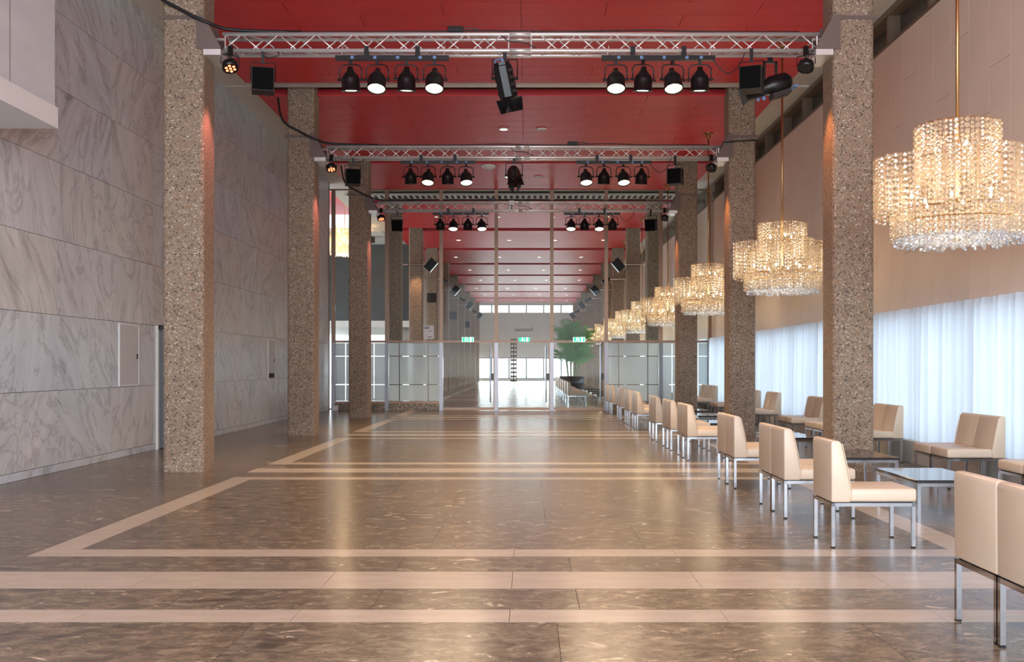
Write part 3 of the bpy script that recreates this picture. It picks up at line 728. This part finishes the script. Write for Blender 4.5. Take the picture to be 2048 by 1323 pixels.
def chair(x, y, facing, label, group):
    rz = 0 if facing > 0 else PI
    if not used: used.append(1); ch0.location = (x, y, 0); ch0.rotation_euler = (0, 0, rz); ch0['label'] = label; ch0['group'] = group; return ch0
    return dup(ch0, (x, y, 0), rz, label, group)
HALF = ('farther from', 'nearer')
LA = 'cream chair backing the open floor, %s pair from the glass screen, half %s it'
chair(2.33, 7.71, 1, 'single cream leather chair standing apart with its whole seat side showing', 'lone aisle chair')
for i, y0 in enumerate((4.38, 8.9, 11.06, 14.3, 15.98, 17.85, 20.9, 22.6, 24.6, 27.2, 28.7)):
    for j in range(2): chair(2.345, y0+.245+.492*j, 1, LA % (ORD[10-i], HALF[j]), 'aisle chairs backing onto the open floor')
LB = 'cream chair backing the curtains, %s pair from the glass screen, half %s it'
for i, y0 in enumerate((8.85, 10.99, 13.97, 15.7, 17.5, 20.7, 22.5, 24.3, 27.6, 28.8)):
    for j in range(2): chair(5.39, y0+.245+.492*j, -1, LB % (ORD[9-i], HALF[j]), 'window chairs backing onto the curtains')
LF = 'cream chair beyond the glass doors, %s pair from them, half %s them'
for i in range(7):
    for j in range(2): chair(1.40, 33.7+2.4*i+.245+.492*j, 1, LF % (ORD[i], HALF[1-j]), 'chairs beyond the glass doors')
for i in range(4):
    for j in range(2): chair(5.39, 34+3.1*i+.245+.492*j, -1, 'cream chair at the far curtains, %s pair beyond the screen, half %s it' % (ORD[i], HALF[1-j]), 'window chairs beyond the glass screen')
def make_table():
    t = thing('coffee_table', '', 'table')
    B(-.335, .335, -.535, .535, .332, .36).build('table_top', 'tabletop', t, .003)
    q = .015; a, b_ = .325, .525
    MB().box(-a, a, -b_, -b_+2*q, .30, .331).box(-a, a, b_-2*q, b_, .30, .331).box(-a, -a+2*q, -b_+2*q, b_-2*q, .30, .331).box(a-2*q, a, -b_+2*q, b_-2*q, .30, .331).build('table_frame', 'chrome', t)
    lg = B(-q, q, -q, q, .0, .331).mesh('leg', 'chrome')
    for x in (-a+q, a-q):
        for y in (-b_+q, b_-q): link('leg', lg, t, (x, y, 0))
    return t
tb0 = make_table(); first = True
for n_, y in enumerate((9.36, 11.52, 14.55, 18.05, 20.65, 22.85, 25.1, 28.4, 34.6, 37.2, 39.8, 42.4, 45.0)):
    far = y > GY
    lab, grp = ('low dark-topped chrome coffee table, %s beyond the glass screen' % ORD[n_-8], 'tables beyond the glass screen') if far else ('low dark-topped chrome table between the chair rows, %s from the glass screen' % ORD[7-n_], 'tables between the chair rows')
    x = 3.86 if not far else 2.75
    if abs(y-18.05) < .1: x = 3.5
    if first: tb0.location = (x, y, 0); tb0['label'] = lab; tb0['group'] = grp; first = False
    else: dup(tb0, (x, y, 0), None, lab, grp)
# ---------------------------------------------------------------- glass screen
PX = [-6.03, -4.37, -2.68, -.97, .755, 2.445, 4.14, 5.66]
GT = 6.83
scr = struct(B(XL, 5.72, GY-.03, GY+.03, GT, GT+.04).build('window_3', 'steel_brown_reflect'))
pm = B(-.055, .055, -.06, .06, 0, GT).mesh('post', 'steel_brown_reflect'); psl = B(-.058, .058, -.063, .063, 0, 2.10).mesh('post_silver_shell', 'steel')  # added shell keeps the lower post silver; brown above is painted reflection
for x in PX: link('post_silver_shell', psl, link('post', pm, scr, (x, GY, 0)))
for i in range(7):
    a, b_ = PX[i]+.055, PX[i+1]-.055
    B(a, b_, GY-.035, GY+.035, 2.10, 2.17).build('transom', 'steel_brown_reflect', scr)
    B(a, b_, GY-.006, GY+.006, 2.17, GT).build('upper_pane', 'glass', scr)
    if i in (0, 1, 5, 6):
        B(a, b_, GY-.05, GY+.05, .215, .28).build('bottom_rail', 'steel_brown_reflect', scr)
        B(a, b_, GY-.09, GY+.09, 0, .215).build('plinth', 'plinth', scr)
        B(a, b_, GY-.005, GY+.005, .28, 2.10).build('lower_pane', 'glass', scr)
        xs = [a, a+(b_-a)*.21, a+(b_-a)*.78, b_]; zs = [.28, .80, 1.68, 2.10]
        for p in range(3):
            for q in range(3): B(xs[p]+.012, xs[p+1]-.012, GY-.009, GY-.006, zs[q]+.012, zs[q+1]-.012).build('frosted_film', 'frost', scr)
for n_, i in enumerate((2, 3, 4)):
    a, b_ = PX[i]+.06, PX[i+1]-.06
    d = struct(B(a, b_, GY-.006, GY+.006, .09, 2.09).build('door_%d' % (n_+2), 'glass'))
    MB().box(a, b_, GY-.02, GY+.02, .01, .09).box(b_-.03, b_, GY-.02, GY+.02, .09, 2.09).build('door_rail', 'steel_brown_reflect', d)
    MB().cyl((b_-.12, GY-.09, .25), (b_-.12, GY-.09, 2.0), .022, 10).cyl((b_-.12, GY-.09, .4), (b_-.12, GY, .4), .012).cyl((b_-.12, GY-.09, 1.85), (b_-.12, GY, 1.85), .012).build('pull_bar', 'chrome', d)
    B(b_-.10, b_-.02, GY-.03, GY-.02, .95, 1.15).build('lock_plate', 'black', d)
# mirrored hall name on the pane above the middle door (it is read from the other side)
tcv = bpy.data.curves.new('hall_name', 'FONT'); tcv.body = 'Feestzaal'; tcv.size = .155; tcv.align_x = 'CENTER'; tcv.extrude = .001
to = bpy.data.objects.new('hall_name', tcv); COL.objects.link(to)
bpy.context.view_layer.update()
tme = bpy.data.meshes.new_from_object(to.evaluated_get(bpy.context.evaluated_depsgraph_get())); bpy.data.objects.remove(to)
tme.materials.clear(); tme.materials.append(M['grey_box'])
o = link('hall_name_lettering', tme, scr, (-.11, GY+.012, 2.46), (PI/2, 0, PI))
# exit signs
man = MB()
man.cyl((-.055, 0, .062), (-.055, -.002, .062), .013, 10)
def limb(m, a, b_, r):
    a = Vector(a); b_ = Vector(b_); d = (b_-a).normalized(); n = Vector((-d.y, d.x))*r
    q = [a+n, b_+n, b_-n, a-n]; m.prism([(p.x, p.y) for p in q], -.002, 0, 'y')
for a, b_, r in (((-.06, .045), (-.075, .0), .011), ((-.075, 0), (-.05, -.025), .007), ((-.05, -.025), (-.055, -.06), .006), ((-.075, 0), (-.095, -.03), .007), ((-.095, -.03), (-.125, -.035), .006), ((-.06, .04), (-.03, .02), .005), ((-.065, .04), (-.1, .025), .005),
                ((.0, .055), (.0, -.02), .008)): limb(man, a, b_, r)
man.prism([(-.028, -.015), (.028, -.015), (0, -.06)], -.002, 0, 'y').box(.06, .12, -.002, 0, -.065, .068)
manm = man.mesh('pictogram', 'sign_white')
for i, x in enumerate((-1.85, -.10, 1.60)):
    t = thing('exit_sign', 'green exit sign with running figure and arrow above the %s glass door' % ('foyer-side', 'middle', 'chair-side')[i], 'exit sign', (x, GY-.05, 2.115))
    B(-.19, .19, -.03, .012, 0, .16).build('housing', ('alu', 'steel', 'alu')[i], t, .006)
    f = B(-.165, .165, -.034, -.030, .012, .148).build('green_face', 'green', t); link('pictogram', manm, f, (0, -.036, .08))
# notices on the glass
def notice(x, z, w, h, y, label, lines):
    t = thing('paper_notice', label, 'notice', (x, y, z))
    B(-w/2, w/2, -.002, 0, 0, h).build('sheet', 'paper', t)
    for (a, b_, zz, th) in lines: B(-w/2+a*w, -w/2+b_*w, -.003, -.002, zz*h, (zz+th)*h).build('text_line', 'ink', t)
notice(-3.07, 2.22, .32, .42, GY-.008, 'white printed sheet stuck to the glass above the frosted panels', [(.05, .6, .86, .05), (.05, .55, .75, .05), (.55, .75, .55, .05), (.4, .8, .12, .04)])
notice(-1.62, 1.55, .3, .4, 47.3, 'blank white sheet hung beyond the foyer-side glass door', [(.1, .7, .8, .04)]) if False else None
# white skirting box
t = thing('socket_box', 'small white box on the floor where the marble wall meets the glass screen', 'socket box', (-5.93, GY-.18, 0))
B(-.09, .09, -.06, .06, 0, .16).build('case', 'trim_white', t, .006); B(-.06, .06, -.066, -.06, .04, .12).build('cover', 'paper', t)
# ---------------------------------------------------------------- beyond the glass: far wall, foyer, palm, totem
we = struct(MB().box(-6.4, 6.1, ENDY, ENDY+.3, 2.07, 6.1).box(-6.4, 6.1, ENDY, ENDY+.3, 6.75, 7.35).box(-6.4, 6.1, ENDY, ENDY+.3, 0, .2).build('wall_end', 'far_white'))
for i in range(14): B(-6.3+.9*i, -6.285+.9*i, ENDY-.012, ENDY, 2.07, 6.1).build('rib', 'far_white', we)
wq = struct(MB().box(-6.4, 6.1, ENDY+.05, ENDY+.15, .2, .26).box(-6.4, 6.1, ENDY+.05, ENDY+.15, 2.0, 2.07).build('window_4', 'steel'))
for i in range(9):
    x = -6.3+1.55*i
    B(x-.05, x+.05, ENDY+.05, ENDY+.15, .26, 2.0).build('mullion', 'steel', wq); B(x-.06, x+.06, ENDY+.05, ENDY+.15, 6.1, 6.75).build('clerestory_post', 'far_white', wq)
    if i < 8: B(x+.05, x+1.5, ENDY+.09, ENDY+.10, .26, 2.0).build('pane', 'glass', wq); B(x+.06, x+1.49, ENDY+.09, ENDY+.10, 6.1, 6.75).build('pane', 'glass', wq)
struct(B(-6.5, -6.2, 46, ENDY, 2.3, 7.3).build('wall_hall_left', 'beige'))
struct(B(-15, -5.45, 46.0, 46.3, 3.5, 7.1).build('wall_foyer', 'dark_wall'))
struct(MB().prism([(-15, 46.0), (-15, 58), (-5.45, 58), (-5.45, 46.0)], 3.2, 3.5).build('wall_foyer_soffit', 'trim_white'))
struct(B(-15, -6.5, GY+.3, 46, 8.5, 8.7).build('ceiling_foyer', 'red'))
struct(B(-15, -6.2, 41.5, 60, 7.1, 7.25).build('ceiling_foyer_soffit', 'white'))
struct(B(-15.3, -15, GY, ENDY, 3.9, 8.7).build('wall_foyer_left', 'far_white'))
struct(B(-15, -6.5, GY-.1, GY+.3, 0, 8.7).build('wall_foyer_near', 'far_white'))
t = thing('ceiling_spotlight', 'small dark cube spotlights under the white foyer ceiling', 'spotlight', (-6.9, 43.2, 7.1))
for x in (-.35, 0): B(x-.12, x+.12, -.12, .12, -.27, -.04).build('lamp_head', 'grey_box', t); MB().cyl((x, 0, -.05), (x, 0, 0), .03).build('stem', 'grey_box', t)
# perforated totem
t = thing('perforated_totem', 'tall dark metal pillar with two columns of oval holes before the end windows', 'pillar', (-1.2, 84.5, 0))
MB().box(-.27, -.21, -.1, .1, 0, 3.65).box(.21, .27, -.1, .1, 0, 3.65).box(-.045, .045, -.1, .1, 0, 3.65).build('upright', 'frame_brown', t)
hb = B(-.21, .21, -.1, .1, 0, .17).mesh('cross_bar', 'frame_brown')
for i in range(11): link('cross_bar', hb, t, (0, 0, .0+.352*i))
MB().box(-.32, .32, -.15, .15, -.0, .05).build('base', 'frame_brown', t)
# spots and plates on the far columns
for k in range(4, 11):
    y = COLY[k]
    for s, xc in ((1, -4.51), (-1, 4.27)):
        sd = 'foyer' if s > 0 else 'chandelier'
        t = thing('column_spotlight', 'dark spotlight clamped to the %s %s-side column beyond the glass screen' % (ORD[k-3], sd), 'spotlight', (xc, y, 5.45), 0, 'spots on %s-side columns' % sd)
        MB().cyl((-.5, -.30, 0), (.5, -.30, 0), .024, 8).build('pole', 'alu', t); MB().box(-.31, .31, -.32, -.26, -.03, .03).build('clamp', 'plate', t)
        if k % 2 == 0: B(-.17, .17, -.12, .12, -.24, .24).xf(Matrix.Translation((s*.62, -.3, -.02)) @ Matrix.Rotation(s*.7, 4, 'Y')).build('lamp_head', 'black', t)
        else: MB().cyl((s*.42, -.3, .02), (s*.78, -.42, -.16), .075, 10).build('lamp_head', 'black', t)
    if k in (5, 7, 9):
        tag(B(-.22, .22, -.03, 0, 0, .45).build('wall_plate', 'grey_box', loc=(-4.51, y-.25, 4.35 if k == 5 else 4.2)), 'dark square loudspeaker plate on the %s foyer-side column beyond the glass' % ORD[k-3], 'loudspeaker', 'plates on far columns')
    if k == 4: lamp('far_column_spot', 'SPOT', (-4.4, y-.9, 5.6), 60, (1, .55, .30), (-4.5, y-.2, 3.8), .05, .9, .8)
# palm in planter
pt = thing('potted_palm', 'large green palm in a dark round planter beyond the glass doors', 'palm', (2.35, 51.5, 0))
MB().lathe([(0, 0), (.45, 0), (.62, .35), (.66, .82), (.60, .82), (.56, .74), (0, .74)], 24).build('planter', 'pot', pt, smooth=True)
MB().lathe([(.57, .76), (.3, .79), (0, .80)], 20).build('soil', 'soil', pt)
def frond(base, az, ln, lean, droop):
    m = MB(); pts = []; p = Vector(base); el = lean
    n = 14
    for i in range(n+1):
        pts.append(p.copy()); d = Vector((math.cos(az)*math.cos(el), math.sin(az)*math.cos(el), math.sin(el))); p = p+d*(ln/n); el -= droop/n*(.3+1.4*i/n)
    m.tube(pts, .011, 5)
    for i in range(3, n+1):
        d = (pts[i]-pts[i-1]).normalized(); sd = Vector((-math.sin(az), math.cos(az), 0))
        for h in (0, .5):
            c = pts[i-1].lerp(pts[i], h); L_ = .52*math.sin(PI*min(1, (i+h)/n*.86+.08))+.10
            for s in (-1, 1):
                q = (sd*s*.8+d*.75+Vector((0, 0, -.18))).normalized(); u = d*.017
                e = c+q*L_*.55; f_ = c+q*L_+Vector((0, 0, -.10*L_))
                m.add([c-u*.6, c+u*.6, e+u, f_, e-u], [(0, 1, 2, 3, 4)])
    return m
rr = random.Random(4)
for i in range(7):
    a = i*.9; bx, by = .22*math.cos(a), .22*math.sin(a); hgt = 1.0+.9*rr.random()+(.9 if i == 2 else 0)
    MB().tube([(bx, by, .74), (bx*1.4, by*1.4, .74+hgt*.5), (bx*1.9, by*1.9, .74+hgt)], .035, 7).build('trunk', 'stem', pt)
    for j in range(9):
        frond((bx*1.9, by*1.9, .70+hgt) if j < 5 else (bx*1.4, by*1.4, .72+hgt*.45), rr.uniform(0, 6.28), rr.uniform(1.1, 1.75), rr.uniform(.85, 1.45), rr.uniform(.9, 1.9)).build('frond', 'leaf', pt)
